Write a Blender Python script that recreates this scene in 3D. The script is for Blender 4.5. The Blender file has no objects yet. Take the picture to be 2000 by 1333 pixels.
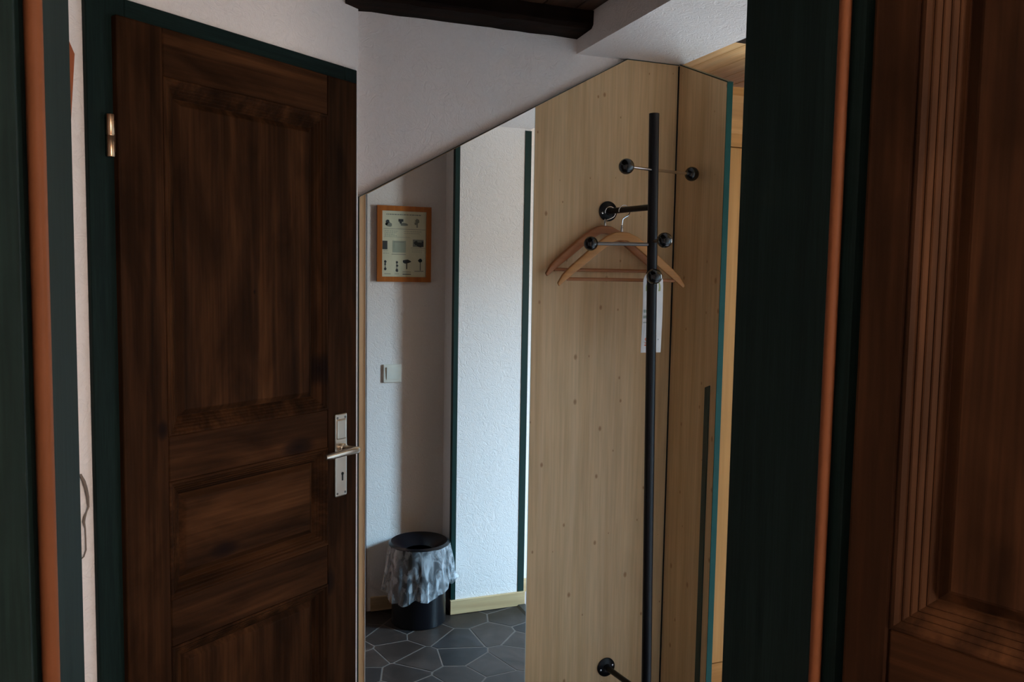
import bpy, bmesh, math, random
from mathutils import Vector, Matrix
random.seed(7)
S = bpy.context.scene
C = S.collection

# ------------------------------------------------------------------ camera
# world: x along the mirror wall (to the right), y towards the mirror wall, z up; camera stands at x = 0, y = 0
cam_d = bpy.data.cameras.new('camera'); cam = bpy.data.objects.new('camera', cam_d); C.objects.link(cam)
cam_d.sensor_fit = 'HORIZONTAL'; cam_d.sensor_width = 36.0; cam_d.lens = 36.0 * 1614 / 2000
cam_d.clip_start = 0.02
RT = Vector((0.93469976, -0.35505162, 0.01657433)); UP = Vector((0.01209305, 0.07837033, 0.99685097)); FW = Vector((0.35523249, 0.93155592, -0.07754638))
cam.matrix_world = Matrix(((RT.x, UP.x, -FW.x, 0), (RT.y, UP.y, -FW.y, 0), (RT.z, UP.z, -FW.z, 1.49), (0, 0, 0, 1)))
S.camera = cam

# ------------------------------------------------------------------ world, daylight, exposure
W = bpy.data.worlds.new('overcast_sky'); S.world = W; W.use_nodes = True
bg = W.node_tree.nodes['Background']; bg.inputs[0].default_value = (0.62, 0.78, 1.0, 1); bg.inputs[1].default_value = 0.6
def area(name, loc, target, sx, sy, power, col):
    d = bpy.data.lights.new(name, 'AREA'); d.shape = 'RECTANGLE'; d.size = sx; d.size_y = sy; d.energy = power; d.color = col
    o = bpy.data.objects.new(name, d); C.objects.link(o); o.location = loc
    o.rotation_euler = (Vector(target) - Vector(loc)).to_track_quat('-Z', 'Y').to_euler()
    return o
area('daylight_side_window', (3.36, 2.56, 1.50), (1.3, 1.1, 0.9), 0.5, 1.0, 54, (0.85, 0.97, 1.0))       # level light through window_1
area('sky_side_window', (4.5, 3.40, 2.62), (1.2, 0.99, 0.4), 1.0, 1.0, 860, (0.36, 0.70, 1.0))               # blue sky above it
area('fill_wide_window', (3.40, 1.55, 1.6), (1.6, 1.5, 0.4), 0.95, 1.0, 2, (0.95, 0.97, 1.0))          # fill added for more bounce in the hall, set outside window_3
area('daylight_near_room', (0.91, -0.87, 1.55), (0.5, 0.6, 1.3), 0.34, 0.95, 33, (1.0, 0.86, 0.74))            # window_2
area('fill_near_room_side', (2.47, -0.30, 1.5), (0.0, -0.3, 1.2), 0.6, 1.0, 84, (1.0, 0.90, 0.82))        # fill added to lift the near room's ambient light, set outside window_4
S.view_settings.view_transform = 'Standard'; S.view_settings.look = 'None'; S.view_settings.gamma = 1.0
S.view_settings.use_curve_mapping = False; S.view_settings.exposure = 0.0
S.cycles.max_bounces = 10; S.cycles.diffuse_bounces = 6; S.cycles.glossy_bounces = 5; S.cycles.adaptive_threshold = 0.02
S.cycles.transparent_max_bounces = 16; S.cycles.caustics_reflective = False; S.cycles.caustics_refractive = False

# ------------------------------------------------------------------ materials
MATS = {}
def new_mat(name):
    m = bpy.data.materials.new(name); m.use_nodes = True; MATS[name] = m
    nt = m.node_tree; b = nt.nodes['Principled BSDF']
    return m, nt, b
def N(nt, t, **kw):
    n = nt.nodes.new(t)
    for k, v in kw.items():
        if k.startswith('i_'): n.inputs[k[2:].replace('_', ' ')].default_value = v
        else: setattr(n, k, v)
    return n
def ramp(nt, fac, stops):
    r = nt.nodes.new('ShaderNodeValToRGB'); e = r.color_ramp.elements
    while len(e) < len(stops): e.new(0.5)
    for el, (p, c) in zip(e, stops): el.position = p; el.color = (*c, 1) if len(c) == 3 else c
    nt.links.new(fac, r.inputs[0]); return r.outputs[0]
def mixc(nt, fac, a, b, mode='MIX'):
    m = nt.nodes.new('ShaderNodeMix'); m.data_type = 'RGBA'; m.blend_type = mode
    for sock, v in ((m.inputs[0], fac), (m.inputs[6], a), (m.inputs[7], b)):
        if hasattr(v, 'is_linked'): nt.links.new(v, sock)
        elif isinstance(v, (int, float)): sock.default_value = v
        else: sock.default_value = (*v, 1)
    return m.outputs[2]
def coords(nt, scale, loc=(0, 0, 0), src='Object'):
    t = nt.nodes.new('ShaderNodeTexCoord'); m = nt.nodes.new('ShaderNodeMapping')
    m.inputs['Scale'].default_value = scale; m.inputs['Location'].default_value = loc
    nt.links.new(t.outputs[src], m.inputs[0]); return m.outputs[0]
def bump(nt, b, h, strength, dist):
    n = nt.nodes.new('ShaderNodeBump'); n.inputs['Strength'].default_value = strength; n.inputs['Distance'].default_value = dist
    nt.links.new(h, n.inputs['Height']); nt.links.new(n.outputs[0], b.inputs['Normal'])
def plain(name, col, rough=0.5, metal=0.0, spec=0.5, coat=0.0):
    m, nt, b = new_mat(name)
    no = N(nt, 'ShaderNodeTexNoise'); no.inputs['Scale'].default_value = 18
    nt.links.new(coords(nt, (1, 1, 1)), no.inputs[0])
    c = ramp(nt, no.outputs[0], [(0.3, tuple(x * 0.93 for x in col)), (0.7, tuple(min(1, x * 1.05) for x in col))])
    nt.links.new(c, b.inputs['Base Color'])
    b.inputs['Roughness'].default_value = rough; b.inputs['Metallic'].default_value = metal
    b.inputs['Specular IOR Level'].default_value = spec; b.inputs['Coat Weight'].default_value = coat
    return m
def wood(name, dark, mid, light, axis='Z', freq=38, rough=0.45, blotch=0.0, knots=None, knot_scale=3.2, seed=0, fine=0.25, kr=0.085, spec=0.4, blotch_col=None):
    """grain streaks along one local axis, a finer grain, optional stain blotches and knots"""
    m, nt, b = new_mat(name)
    k = {'X': (0.035, 1, 1), 'Y': (1, 0.035, 1), 'Z': (1, 1, 0.035)}[axis]
    v = coords(nt, tuple(x * freq for x in k), (seed * 1.7, seed * 2.3, seed * 0.9))
    n1 = N(nt, 'ShaderNodeTexNoise'); n1.inputs['Scale'].default_value = 1.0; n1.inputs['Detail'].default_value = 5; n1.inputs['Roughness'].default_value = 0.6; n1.inputs['Distortion'].default_value = 0.5
    nt.links.new(v, n1.inputs[0])
    c = ramp(nt, n1.outputs[0], [(0.28, dark), (0.5, mid), (0.72, light)])
    v2 = coords(nt, tuple(x * freq * 7 for x in k), (seed, 0, seed))
    n2 = N(nt, 'ShaderNodeTexNoise'); n2.inputs['Scale'].default_value = 1.0; n2.inputs['Detail'].default_value = 2
    nt.links.new(v2, n2.inputs[0])
    f = ramp(nt, n2.outputs[0], [(0.35, (1 - fine,) * 3), (0.65, (1, 1, 1))])
    c = mixc(nt, 1.0, c, f, 'MULTIPLY')
    if blotch:
        kk = {'X': (0.3, 1, 1), 'Y': (1, 0.3, 1), 'Z': (1, 1, 0.3)}[axis]
        n3 = N(nt, 'ShaderNodeTexNoise'); n3.inputs['Scale'].default_value = 11; n3.inputs['Detail'].default_value = 4; n3.inputs['Distortion'].default_value = 1.0
        nt.links.new(coords(nt, kk, (seed * 3.1, seed, seed * 5)), n3.inputs[0])
        f3 = ramp(nt, n3.outputs[0], [(0.34, (1 - blotch,) * 3), (0.62, (1, 1, 1))])
        c = mixc(nt, 1.0, c, f3, 'MULTIPLY')
    if knots:
        kk = {'X': (0.45, 1, 1), 'Y': (1, 0.45, 1), 'Z': (1, 1, 0.62)}[axis]
        vo = N(nt, 'ShaderNodeTexVoronoi'); vo.voronoi_dimensions = '2D'; vo.inputs['Scale'].default_value = knot_scale; vo.inputs['Randomness'].default_value = 1.0
        w = coords(nt, kk, (seed * 0.7, seed * 0.4, seed * 0.31))
        sx = N(nt, 'ShaderNodeSeparateXYZ'); cb = N(nt, 'ShaderNodeCombineXYZ'); ad = N(nt, 'ShaderNodeMath', operation='ADD'); nt.links.new(w, sx.inputs[0])
        i0, i1, i2 = {'X': (1, 2, 0), 'Y': (0, 2, 1), 'Z': (0, 1, 2)}[axis]
        nt.links.new(sx.outputs[i0], ad.inputs[0]); nt.links.new(sx.outputs[i1], ad.inputs[1])
        nt.links.new(ad.outputs[0], cb.inputs[0]); nt.links.new(sx.outputs[i2], cb.inputs[1]); nt.links.new(cb.outputs[0], vo.inputs[0])
        # only some cells carry a knot, each with its own size
        sep = N(nt, 'ShaderNodeSeparateColor'); nt.links.new(vo.outputs['Color'], sep.inputs[0])
        mul = N(nt, 'ShaderNodeMath', operation='MULTIPLY'); mul.inputs[1].default_value = kr; nt.links.new(sep.outputs[0], mul.inputs[0])
        dv = N(nt, 'ShaderNodeMath', operation='DIVIDE'); nt.links.new(vo.outputs['Distance'], dv.inputs[0]); nt.links.new(mul.outputs[0], dv.inputs[1])
        f4 = ramp(nt, dv.outputs[0], [(0.0, (1, 1, 1)), (0.55, (0.75, 0.75, 0.75)), (1.0, (0, 0, 0))])
        c = mixc(nt, f4, c, knots)
    nt.links.new(c, b.inputs['Base Color'])
    b.inputs['Roughness'].default_value = rough; b.inputs['Specular IOR Level'].default_value = spec
    bump(nt, b, n2.outputs[0], 0.12, 0.0006)
    return m
def plaster(name, col, seed=0, strength=0.55):
    """structured wallpaper plaster: short curved ridges"""
    m, nt, b = new_mat(name)
    v = coords(nt, (1, 1, 1), (seed, seed, seed))
    n0 = N(nt, 'ShaderNodeTexNoise'); n0.inputs['Scale'].default_value = 26; n0.inputs['Detail'].default_value = 3; n0.inputs['Distortion'].default_value = 2.2
    nt.links.new(v, n0.inputs[0])
    n1 = N(nt, 'ShaderNodeTexNoise'); n1.inputs['Scale'].default_value = 120; n1.inputs['Detail'].default_value = 2
    nt.links.new(v, n1.inputs[0])
    r = ramp(nt, n0.outputs[0], [(0.36, (0, 0, 0)), (0.47, (1, 1, 1)), (0.53, (0.35, 0.35, 0.35)), (0.64, (0.9, 0.9, 0.9))])
    h = mixc(nt, 0.3, r, n1.outputs[0])
    c = ramp(nt, n1.outputs[0], [(0.3, tuple(x * 0.97 for x in col)), (0.7, col)])
    nt.links.new(c, b.inputs['Base Color']); b.inputs['Roughness'].default_value = 0.85; b.inputs['Specular IOR Level'].default_value = 0.2
    bump(nt, b, h, strength, 0.0022)
    return m

plaster('white_plaster', (0.87, 0.815, 0.79))
DK, MD, LT = (0.020, 0.0090, 0.0045), (0.046, 0.0190, 0.0082), (0.100, 0.040, 0.0155)
for i in range(3):
    wood(f'walnut_stain_up_{i}', DK, MD, LT, 'Z', 20, 0.58, 0.5, (0.010, 0.005, 0.004), 3.0, seed=i * 3 + 1, kr=0.11, spec=0.03)
    wood(f'walnut_stain_across_{i}', DK, MD, LT, 'X', 20, 0.58, 0.5, (0.010, 0.005, 0.004), 3.0, seed=i * 3 + 2, kr=0.11, spec=0.03)
wood('old_beam', (0.007, 0.0032, 0.002), (0.018, 0.0085, 0.0052), (0.042, 0.0185, 0.0105), 'X', 30, 0.7, 0.4, seed=4, spec=0.06)
wood('ceiling_brown', (0.03, 0.013, 0.007), (0.065, 0.028, 0.014), (0.11, 0.05, 0.024), 'Y', 22, 0.55, 0.3, seed=5)
wood('green_paint', (0.0050, 0.0125, 0.0115), (0.0070, 0.0170, 0.0152), (0.0105, 0.0230, 0.0205), 'Z', 60, 0.6, seed=2, fine=0.3, spec=0.10)
wood('green_paint_flat', (0.0050, 0.0125, 0.0115), (0.0070, 0.0170, 0.0152), (0.0105, 0.0230, 0.0205), 'X', 60, 0.6, seed=2, fine=0.3, spec=0.10)
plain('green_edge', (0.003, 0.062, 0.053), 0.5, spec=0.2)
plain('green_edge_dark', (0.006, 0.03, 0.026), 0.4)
plain('green_trim', (0.004, 0.026, 0.023), 0.45, spec=0.3)
wood('spruce_board', (0.60, 0.385, 0.195), (0.70, 0.48, 0.26), (0.78, 0.56, 0.325), 'Z', 24, 0.42, 0.05, (0.38, 0.19, 0.08), 11.0, seed=3, fine=0.12, kr=0.075)
wood('pine_face', (0.36, 0.18, 0.062), (0.42, 0.215, 0.075), (0.47, 0.25, 0.09), 'Z', 16, 0.5, 0.05, seed=6, fine=0.10, spec=0.1)
wood('pine_face_across', (0.36, 0.17, 0.055), (0.43, 0.21, 0.07), (0.50, 0.25, 0.085), 'X', 16, 0.5, 0.1, (0.22, 0.09, 0.03), 4, seed=7, fine=0.10, spec=0.1)
wood('pine_ceiling', (0.66, 0.37, 0.15), (0.78, 0.49, 0.23), (0.88, 0.62, 0.34), 'Y', 18, 0.45, 0.1, (0.35, 0.14, 0.05), 4, seed=8, fine=0.15, spec=0.2)
wood('pine_skirting', (0.55, 0.36, 0.18), (0.62, 0.43, 0.23), (0.70, 0.50, 0.29), 'X', 20, 0.45, 0.05, seed=9, fine=0.12)
wood('beech_hanger', (0.50, 0.22, 0.075), (0.60, 0.29, 0.105), (0.66, 0.34, 0.13), 'X', 30, 0.35, seed=10, fine=0.10)
wood('reddish_hanger', (0.34, 0.13, 0.05), (0.42, 0.17, 0.07), (0.48, 0.21, 0.09), 'X', 30, 0.35, seed=11, fine=0.10)
wood('cherry_frame', (0.34, 0.095, 0.018), (0.44, 0.135, 0.026), (0.52, 0.18, 0.04), 'Z', 40, 0.3, seed=12, fine=0.12)
plain('seal_brown', (0.125, 0.043, 0.017), 0.55, spec=0.08)
plain('black_metal', (0.003, 0.003, 0.005), 0.36, spec=0.3)
plain('black_gloss', (0.003, 0.003, 0.0035), 0.12, spec=0.6)
plain('chrome', (0.75, 0.75, 0.76), 0.14, 1.0)
plain('grey_rod', (0.18, 0.16, 0.15), 0.35, 1.0)
plain('nickel', (0.62, 0.55, 0.46), 0.3, 1.0)
plain('brass', (0.72, 0.46, 0.28), 0.28, 1.0)
plain('black_void', (0.002, 0.002, 0.002), 0.8)
plain('mirror_edge', (0.55, 0.62, 0.62), 0.2)
plain('switch_white', (0.78, 0.76, 0.68), 0.35)
plain('paper_white', (0.80, 0.77, 0.76), 0.7)
plain('paper_green', (0.66, 0.68, 0.52), 0.6)
plain('ink_dark', (0.03, 0.04, 0.045), 0.6)
plain('ink_grey', (0.20, 0.23, 0.20), 0.6)
plain('ink_pale', (0.36, 0.42, 0.34), 0.6)
plain('ink_orange', (0.75, 0.14, 0.035), 0.6)
plain('ring_green', (0.42, 0.44, 0.20), 0.6)
plain('cord_grey', (0.16, 0.12, 0.095), 0.6)
plain('orange_wood', (0.30, 0.075, 0.02), 0.5)
plain('carpet_rose', (0.52, 0.42, 0.41), 0.95, spec=0.1)
plain('threshold_dark', (0.03, 0.028, 0.028), 0.4)
plain('grout', (0.15, 0.12, 0.105), 0.7, spec=0.2)
plain('bin_black', (0.003, 0.003, 0.005), 0.3, spec=0.4)
plain('outside_ledge', (0.5, 0.5, 0.48), 0.8)
for i, c in enumerate([(0.028, 0.021, 0.019), (0.037, 0.026, 0.022), (0.023, 0.019, 0.019), (0.041, 0.028, 0.023)]):
    m, nt, b = new_mat(f'slate_{i}')
    no = N(nt, 'ShaderNodeTexNoise'); no.inputs['Scale'].default_value = 9; no.inputs['Detail'].default_value = 8; no.inputs['Distortion'].default_value = 0.8
    nt.links.new(coords(nt, (1, 1, 1), (i, i * 2, 0)), no.inputs[0])
    nt.links.new(ramp(nt, no.outputs[0], [(0.3, tuple(x * 0.6 for x in c)), (0.52, c), (0.75, tuple(x * 1.6 for x in c))]), b.inputs['Base Color'])
    b.inputs['Roughness'].default_value = 0.42; b.inputs['Specular IOR Level'].default_value = 0.3; bump(nt, b, no.outputs[0], 0.2, 0.002)
m, nt, b = new_mat('mirror_glass'); b.inputs['Base Color'].default_value = (0.93, 0.95, 0.95, 1); b.inputs['Metallic'].default_value = 1; b.inputs['Roughness'].default_value = 0.0
def see_through(name, col, fac, rough):
    m, nt, b = new_mat(name)
    b.inputs['Base Color'].default_value = (*col, 1); b.inputs['Roughness'].default_value = rough
    t = N(nt, 'ShaderNodeBsdfTransparent'); mx = N(nt, 'ShaderNodeMixShader'); out = nt.nodes['Material Output']
    nt.links.new(t.outputs[0], mx.inputs[1]); nt.links.new(b.outputs[0], mx.inputs[2]); nt.links.new(mx.outputs[0], out.inputs[0])
    if isinstance(fac, tuple):
        no = N(nt, 'ShaderNodeTexNoise'); no.inputs['Scale'].default_value = 22; no.inputs['Detail'].default_value = 4; no.inputs['Distortion'].default_value = 1.5
        nt.links.new(coords(nt, (1, 1, 0.5)), no.inputs[0])
        r = ramp(nt, no.outputs[0], [(0.4, (fac[0],) * 3), (0.66, (fac[1],) * 3)]); nt.links.new(r, mx.inputs[0])
    else: mx.inputs[0].default_value = fac
    return m
see_through('window_glass', (0.9, 0.95, 0.95), 0.06, 0.02)
see_through('bag_film', (0.78, 0.82, 0.88), (0.10, 0.55), 0.25)

# ------------------------------------------------------------------ helpers
def tag(o, label=None, cat=None, group=None, kind=None):
    if label: o['label'] = label
    if cat: o['category'] = cat
    if group: o['group'] = group
    if kind: o['kind'] = kind
    return o
def obj(name, bm, mat, parent=None, mw=None, smooth=False):
    me = bpy.data.meshes.new(name); bmesh.ops.recalc_face_normals(bm, faces=bm.faces[:]); bm.to_mesh(me); bm.free()
    me.materials.append(MATS[mat])
    if smooth:
        for p in me.polygons: p.use_smooth = True
        try: me.set_sharp_from_angle(angle=math.radians(40))
        except Exception: pass
    o = bpy.data.objects.new(name, me); C.objects.link(o)
    if parent is not None: o.parent = parent
    if mw is not None: o.matrix_world = mw
    return o
def empty(name, mw=None, loc=None):
    o = bpy.data.objects.new(name, None); o.empty_display_size = 0.05; C.objects.link(o)
    if mw is not None: o.matrix_world = mw
    if loc is not None: o.location = loc
    return o
def box(x0, x1, y0, y1, z0, z1, bev=0.0, bm=None, seg=1):
    own = bm is None; t = bmesh.new()
    v = [t.verts.new(p) for p in ((x0,y0,z0),(x1,y0,z0),(x1,y1,z0),(x0,y1,z0),(x0,y0,z1),(x1,y0,z1),(x1,y1,z1),(x0,y1,z1))]
    for f in ((0,3,2,1),(4,5,6,7),(0,1,5,4),(1,2,6,5),(2,3,7,6),(3,0,4,7)): t.faces.new([v[i] for i in f])
    if bev: bmesh.ops.bevel(t, geom=t.edges[:], offset=bev, segments=seg, affect='EDGES', profile=0.5)
    if own: return t
    return merge(bm, t)
def merge(bm, t):
    me = bpy.data.meshes.new('tmp'); t.to_mesh(me); t.free(); bm.from_mesh(me); bpy.data.meshes.remove(me); return bm
def prism(pts, a0, a1, axis='Y', bm=None):
    """polygon in the two other axes extruded along axis"""
    t = bmesh.new()
    def P(p, a): return {'Y': (p[0], a, p[1]), 'Z': (p[0], p[1], a), 'X': (a, p[0], p[1])}[axis]
    A = [t.verts.new(P(p, a0)) for p in pts]; B = [t.verts.new(P(p, a1)) for p in pts]
    n = len(pts)
    t.faces.new(A); t.faces.new(B[::-1])
    for i in range(n): t.faces.new((A[i], B[i], B[(i+1) % n], A[(i+1) % n]))
    return t if bm is None else merge(bm, t)
def tube(pts, r, bm=None, seg=12, closed=False):
    t = bmesh.new(); pts = [Vector(p) for p in pts]; n = len(pts); rings = []
    up = None
    for i, p in enumerate(pts):
        d = (pts[min(i+1, n-1)] - pts[max(i-1, 0)]).normalized()
        if up is None: up = d.orthogonal().normalized()
        up = (up - d * up.dot(d)).normalized(); s = d.cross(up)
        rr = r[i] if isinstance(r, (list, tuple)) else r
        rings.append([t.verts.new(p + (up * math.cos(a) + s * math.sin(a)) * rr) for a in [2*math.pi*k/seg for k in range(seg)]])
    for a, b_ in zip(rings, rings[1:]):
        for k in range(seg): t.faces.new((a[k], a[(k+1) % seg], b_[(k+1) % seg], b_[k]))
    t.faces.new(rings[0][::-1]); t.faces.new(rings[-1])
    return t if bm is None else merge(bm, t)
def lathe(prof, origin=(0, 0, 0), axis=(0, 0, 1), seg=32, bm=None, caps=True):
    """profile of (radius, height) turned about axis"""
    t = bmesh.new(); ax = Vector(axis).normalized(); u = ax.orthogonal().normalized(); w = ax.cross(u); o = Vector(origin)
    rings = []
    for r, h in prof:
        if r < 1e-6: rings.append([t.verts.new(o + ax*h)])
        else: rings.append([t.verts.new(o + ax*h + (u*math.cos(2*math.pi*k/seg) + w*math.sin(2*math.pi*k/seg))*r) for k in range(seg)])
    for a, b_ in zip(rings, rings[1:]):
        for k in range(seg):
            k2 = (k+1) % seg
            if len(a) == 1 and len(b_) == 1: continue
            if len(a) == 1: t.faces.new((a[0], b_[k], b_[k2]))
            elif len(b_) == 1: t.faces.new((a[k], a[k2], b_[0]))
            else: t.faces.new((a[k], a[k2], b_[k2], b_[k]))
    return t if bm is None else merge(bm, t)
def ball(c, r, seg=24):
    n = 14
    return lathe([(r*math.sin(math.pi*i/n), -r*math.cos(math.pi*i/n)) for i in range(n+1)], c, seg=seg)
def ring_frame(x0, x1, z0, z1, prof):
    """profile of (inset, y) swept round a rectangle with mitred corners"""
    t = bmesh.new(); rows = []
    for d, y in prof:
        rows.append([t.verts.new(p) for p in ((x0+d, y, z0+d), (x1-d, y, z0+d), (x1-d, y, z1-d), (x0+d, y, z1-d))])
    for a, b_ in zip(rows, rows[1:]):
        for k in range(4): t.faces.new((a[k], a[(k+1) % 4], b_[(k+1) % 4], b_[k]))
    return t
def text_mesh(s, size, name, mat, parent, mw):
    cu = bpy.data.curves.new(name, 'FONT'); cu.body = s; cu.size = size; cu.extrude = 0.0002; cu.align_x = 'CENTER'
    t = bpy.data.objects.new(name, cu); C.objects.link(t)
    me = bpy.data.meshes.new_from_object(t.evaluated_get(bpy.context.evaluated_depsgraph_get()))
    bpy.data.objects.remove(t); bpy.data.curves.remove(cu)
    me.materials.clear(); me.materials.append(MATS[mat])
    o = bpy.data.objects.new(name, me); C.objects.link(o); o.parent = parent; o.matrix_world = mw
    return o

# ------------------------------------------------------------------ the setting
MIR = 2.2            # face of the board that carries the mirror
HALL = 0.843         # hall face of the doorway wall
DU = Vector((math.sin(math.radians(54.1435)), math.cos(math.radians(54.1435)), 0))
DN = Vector((DU.y, -DU.x, 0))                       # out of the door wall, into the hall
CORNER = Vector((0.398, 2.2, 0))
DOORW = Matrix(((DU.x, -DN.x, 0, CORNER.x), (DU.y, -DN.y, 0, CORNER.y), (0, 0, 1, 0), (0, 0, 0, 1)))   # x along the wall, y into it
def st(name, bm, mat, label, cat, mw=None, parent=None):
    return tag(obj(name, bm, mat, parent, mw), label, cat, kind='structure')

# hall floor of irregular flagstones; the slab below shows as the pale joints
fl = st('floor', prism([(-1.46, HALL), (1.36, HALL), (1.36, MIR), (0.398, MIR)], -0.06, -0.0016, 'Z'), 'grout', 'grey flagstone hall floor seen in the mirror, pale joints', 'floor')
def clip(poly, p, n):
    out = []
    for i in range(len(poly)):
        a, b_ = poly[i], poly[(i+1) % len(poly)]
        da, db = (a[0]-p[0])*n[0] + (a[1]-p[1])*n[1], (b_[0]-p[0])*n[0] + (b_[1]-p[1])*n[1]
        if da <= 0: out.append(a)
        if da * db < 0:
            t = da / (da - db); out.append((a[0]+(b_[0]-a[0])*t, a[1]+(b_[1]-a[1])*t))
    return out
rs = random.Random(21); seeds = []
tries = 0
while tries < 9000:
    tries += 1; c_ = (rs.uniform(-1.6, 1.5), rs.uniform(0.7, 2.35)); md = rs.choice((.13, .16, .20))
    if all(math.hypot(c_[0]-q[0], (c_[1]-q[1])*1.15) > md for q in seeds): seeds.append(c_)
bound = [(-1.44, HALL+.002), (1.355, HALL+.002), (1.355, MIR-.002), (0.398, MIR-.002)]
def shrink(poly, d):
    n = len(poly); area2 = sum(poly[i][0]*poly[(i+1) % n][1] - poly[(i+1) % n][0]*poly[i][1] for i in range(n))
    sg = 1 if area2 > 0 else -1; out = poly[:]
    for i in range(n):
        a, b_ = poly[i], poly[(i+1) % n]; dx, dy = b_[0]-a[0], b_[1]-a[1]; l = math.hypot(dx, dy)
        if l < 1e-6: continue
        nx, ny = dy/l*sg, -dx/l*sg
        out = clip(out, (a[0]-nx*d, a[1]-ny*d), (nx, ny))
        if len(out) < 3: return []
    return out
for i, s in enumerate(seeds):
    poly = bound[:]
    for j, q in enumerate(seeds):
        if i == j or math.hypot(q[0]-s[0], q[1]-s[1]) > 0.8: continue
        n = (q[0]-s[0], q[1]-s[1]); poly = clip(poly, ((q[0]+s[0])/2, (q[1]+s[1])/2), n)
        if len(poly) < 3: break
    if len(poly) < 3: continue
    poly = shrink(poly, rs.uniform(0.003, 0.0048))
    if len(poly) < 3: continue
    inner = shrink(poly, 0.002)
    if len(inner) < 3: continue
    obj('stone', prism(poly, -0.006, 0.0 - rs.uniform(0, 0.0007), 'Z'), f'slate_{rs.randrange(4)}', fl)
st('floor_side_room', box(1.36, 3.25, HALL-.0, 3.4, -0.06, 0.002), 'carpet_rose', 'pale rose carpet beyond the dark threshold, seen at the mirror edge', 'carpet')
st('floor_near_room', box(-1.6, 2.3, -.80, HALL, -0.06, -0.002), 'carpet_rose', 'carpeted floor of the dim room on the near side of the doorway', 'floor')
st('trim_1', prism([(1.335, 0.0), (1.345, 0.007), (1.375, 0.007), (1.385, 0.0)], 0.995, 1.95, 'Y'), 'threshold_dark', 'dark threshold strip between flagstones and carpet, at the mirror edge', 'threshold')

# walls
WT = 2.235
st('wall_left', box(-2.35, 0.0, 0.0, 0.12, -0.05, WT), 'white_plaster', 'white structured plaster wall around the dark brown door on the left', 'wall', DOORW)
st('wall_back', box(0.30, 1.379, MIR+.0165, MIR+.12, -0.05, WT), 'white_plaster', 'white plaster wall above the slanting mirror board', 'wall')
bmw = box(-1.62, -0.125, 0.69, HALL, -0.05, 2.42)
box(0.637, 3.25, 0.69, HALL, -0.05, 2.42, bm=bmw); box(-0.125, 0.637, 0.69, HALL, 2.02, 2.42, bm=bmw)
st('wall_front', bmw, 'white_plaster', 'white structured wall with the notice, switch and bin, seen in the mirror', 'wall')
bmw = box(3.2, 3.3, HALL, 1.05, -0.05, 2.4); box(3.2, 3.3, 2.05, 2.3, -0.05, 2.4, bm=bmw); box(3.2, 3.3, 1.05, 2.05, -0.05, 0.85, bm=bmw); box(3.2, 3.3, 1.05, 2.05, 1.98, 2.4, bm=bmw); box(3.2, 3.3, 2.82, 3.5, -0.05, 2.4, bm=bmw); box(3.2, 3.3, 2.3, 2.82, -0.05, 0.85, bm=bmw); box(3.2, 3.3, 2.3, 2.82, 1.98, 2.4, bm=bmw)
st('wall_right', bmw, 'white_plaster', 'white wall of the side room holding its window, out of view', 'wall')
st('wall_side_room', box(1.40, 3.3, 3.4, 3.5, -0.05, 2.4), 'white_plaster', 'white far wall of the side room behind the pine wardrobe', 'wall')
st('wall_side_return', box(1.345, 1.369, MIR+.122, 3.5, -0.05, 2.4), 'white_plaster', 'white return wall behind the corner boards', 'wall')
# near room shell
bmw = box(-1.7, .72, -.80, -.70, -0.05, 2.42); box(1.10, 2.3, -.80, -.70, -0.05, 2.42, bm=bmw); box(.72, 1.10, -.80, -.70, -0.05, 1.0, bm=bmw); box(.72, 1.10, -.80, -.70, 2.1, 2.42, bm=bmw)
st('wall_near_room_rear', bmw, 'white_plaster', 'white rear wall of the near room with its window, behind the viewer', 'wall')
st('wall_near_room_left', box(-1.7, -1.6, -.80, HALL, -0.05, 2.42), 'white_plaster', 'white left wall of the near room, behind the viewer', 'wall')
bmw = box(2.3, 2.4, -.80, -.62, -0.05, 2.42); box(2.3, 2.4, .02, .69, -0.05, 2.42, bm=bmw); box(2.3, 2.4, -.62, .02, -0.05, .95, bm=bmw); box(2.3, 2.4, -.62, .02, 2.05, 2.42, bm=bmw)
st('wall_near_room_right', bmw, 'white_plaster', 'white right wall of the near room with the window added for fill light, behind the open door', 'wall')
st('ceiling_near_room', box(-1.7, 2.4, -.80, 0.69, 2.40, 2.46), 'white_plaster', 'white ceiling of the near room, behind the viewer', 'ceiling')
# windows
def window(name, x0, x1, y0, y1, z0, z1, along, label):
    r = tag(empty(name, loc=((x0+x1)/2, (y0+y1)/2, z0)), label, 'window', kind='structure')
    inv = Matrix.Translation((-(x0+x1)/2, -(y0+y1)/2, -z0)); w = 0.035
    def part(nm, b, m):
        o = obj(nm, b, m, r); o.matrix_parent_inverse = inv; return o
    if along == 'Y':
        xm = (x0+x1)/2
        for a, b_ in ((y0, y0+w), (y1-w, y1)): part('window_frame', box(xm-.02, xm+.02, a, b_, z0, z1, .003), 'pine_face')
        for a, b_ in ((z0, z0+w), (z1-w, z1)): part('window_frame', box(xm-.02, xm+.02, y0+w, y1-w, a, b_, .003), 'pine_face')
        part('pane', box(xm-.002, xm+.002, y0+w, y1-w, z0+w, z1-w), 'window_glass')
    else:
        ym = (y0+y1)/2
        for a, b_ in ((x0, x0+w), (x1-w, x1)): part('window_frame', box(a, b_, ym-.02, ym+.02, z0, z1, .003), 'pine_face')
        for a, b_ in ((z0, z0+w), (z1-w, z1)): part('window_frame', box(x0+w, x1-w, ym-.02, ym+.02, a, b_, .003), 'pine_face')
        part('pane', box(x0+w, x1-w, ym-.002, ym+.002, z0+w, z1-w), 'window_glass')
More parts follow.
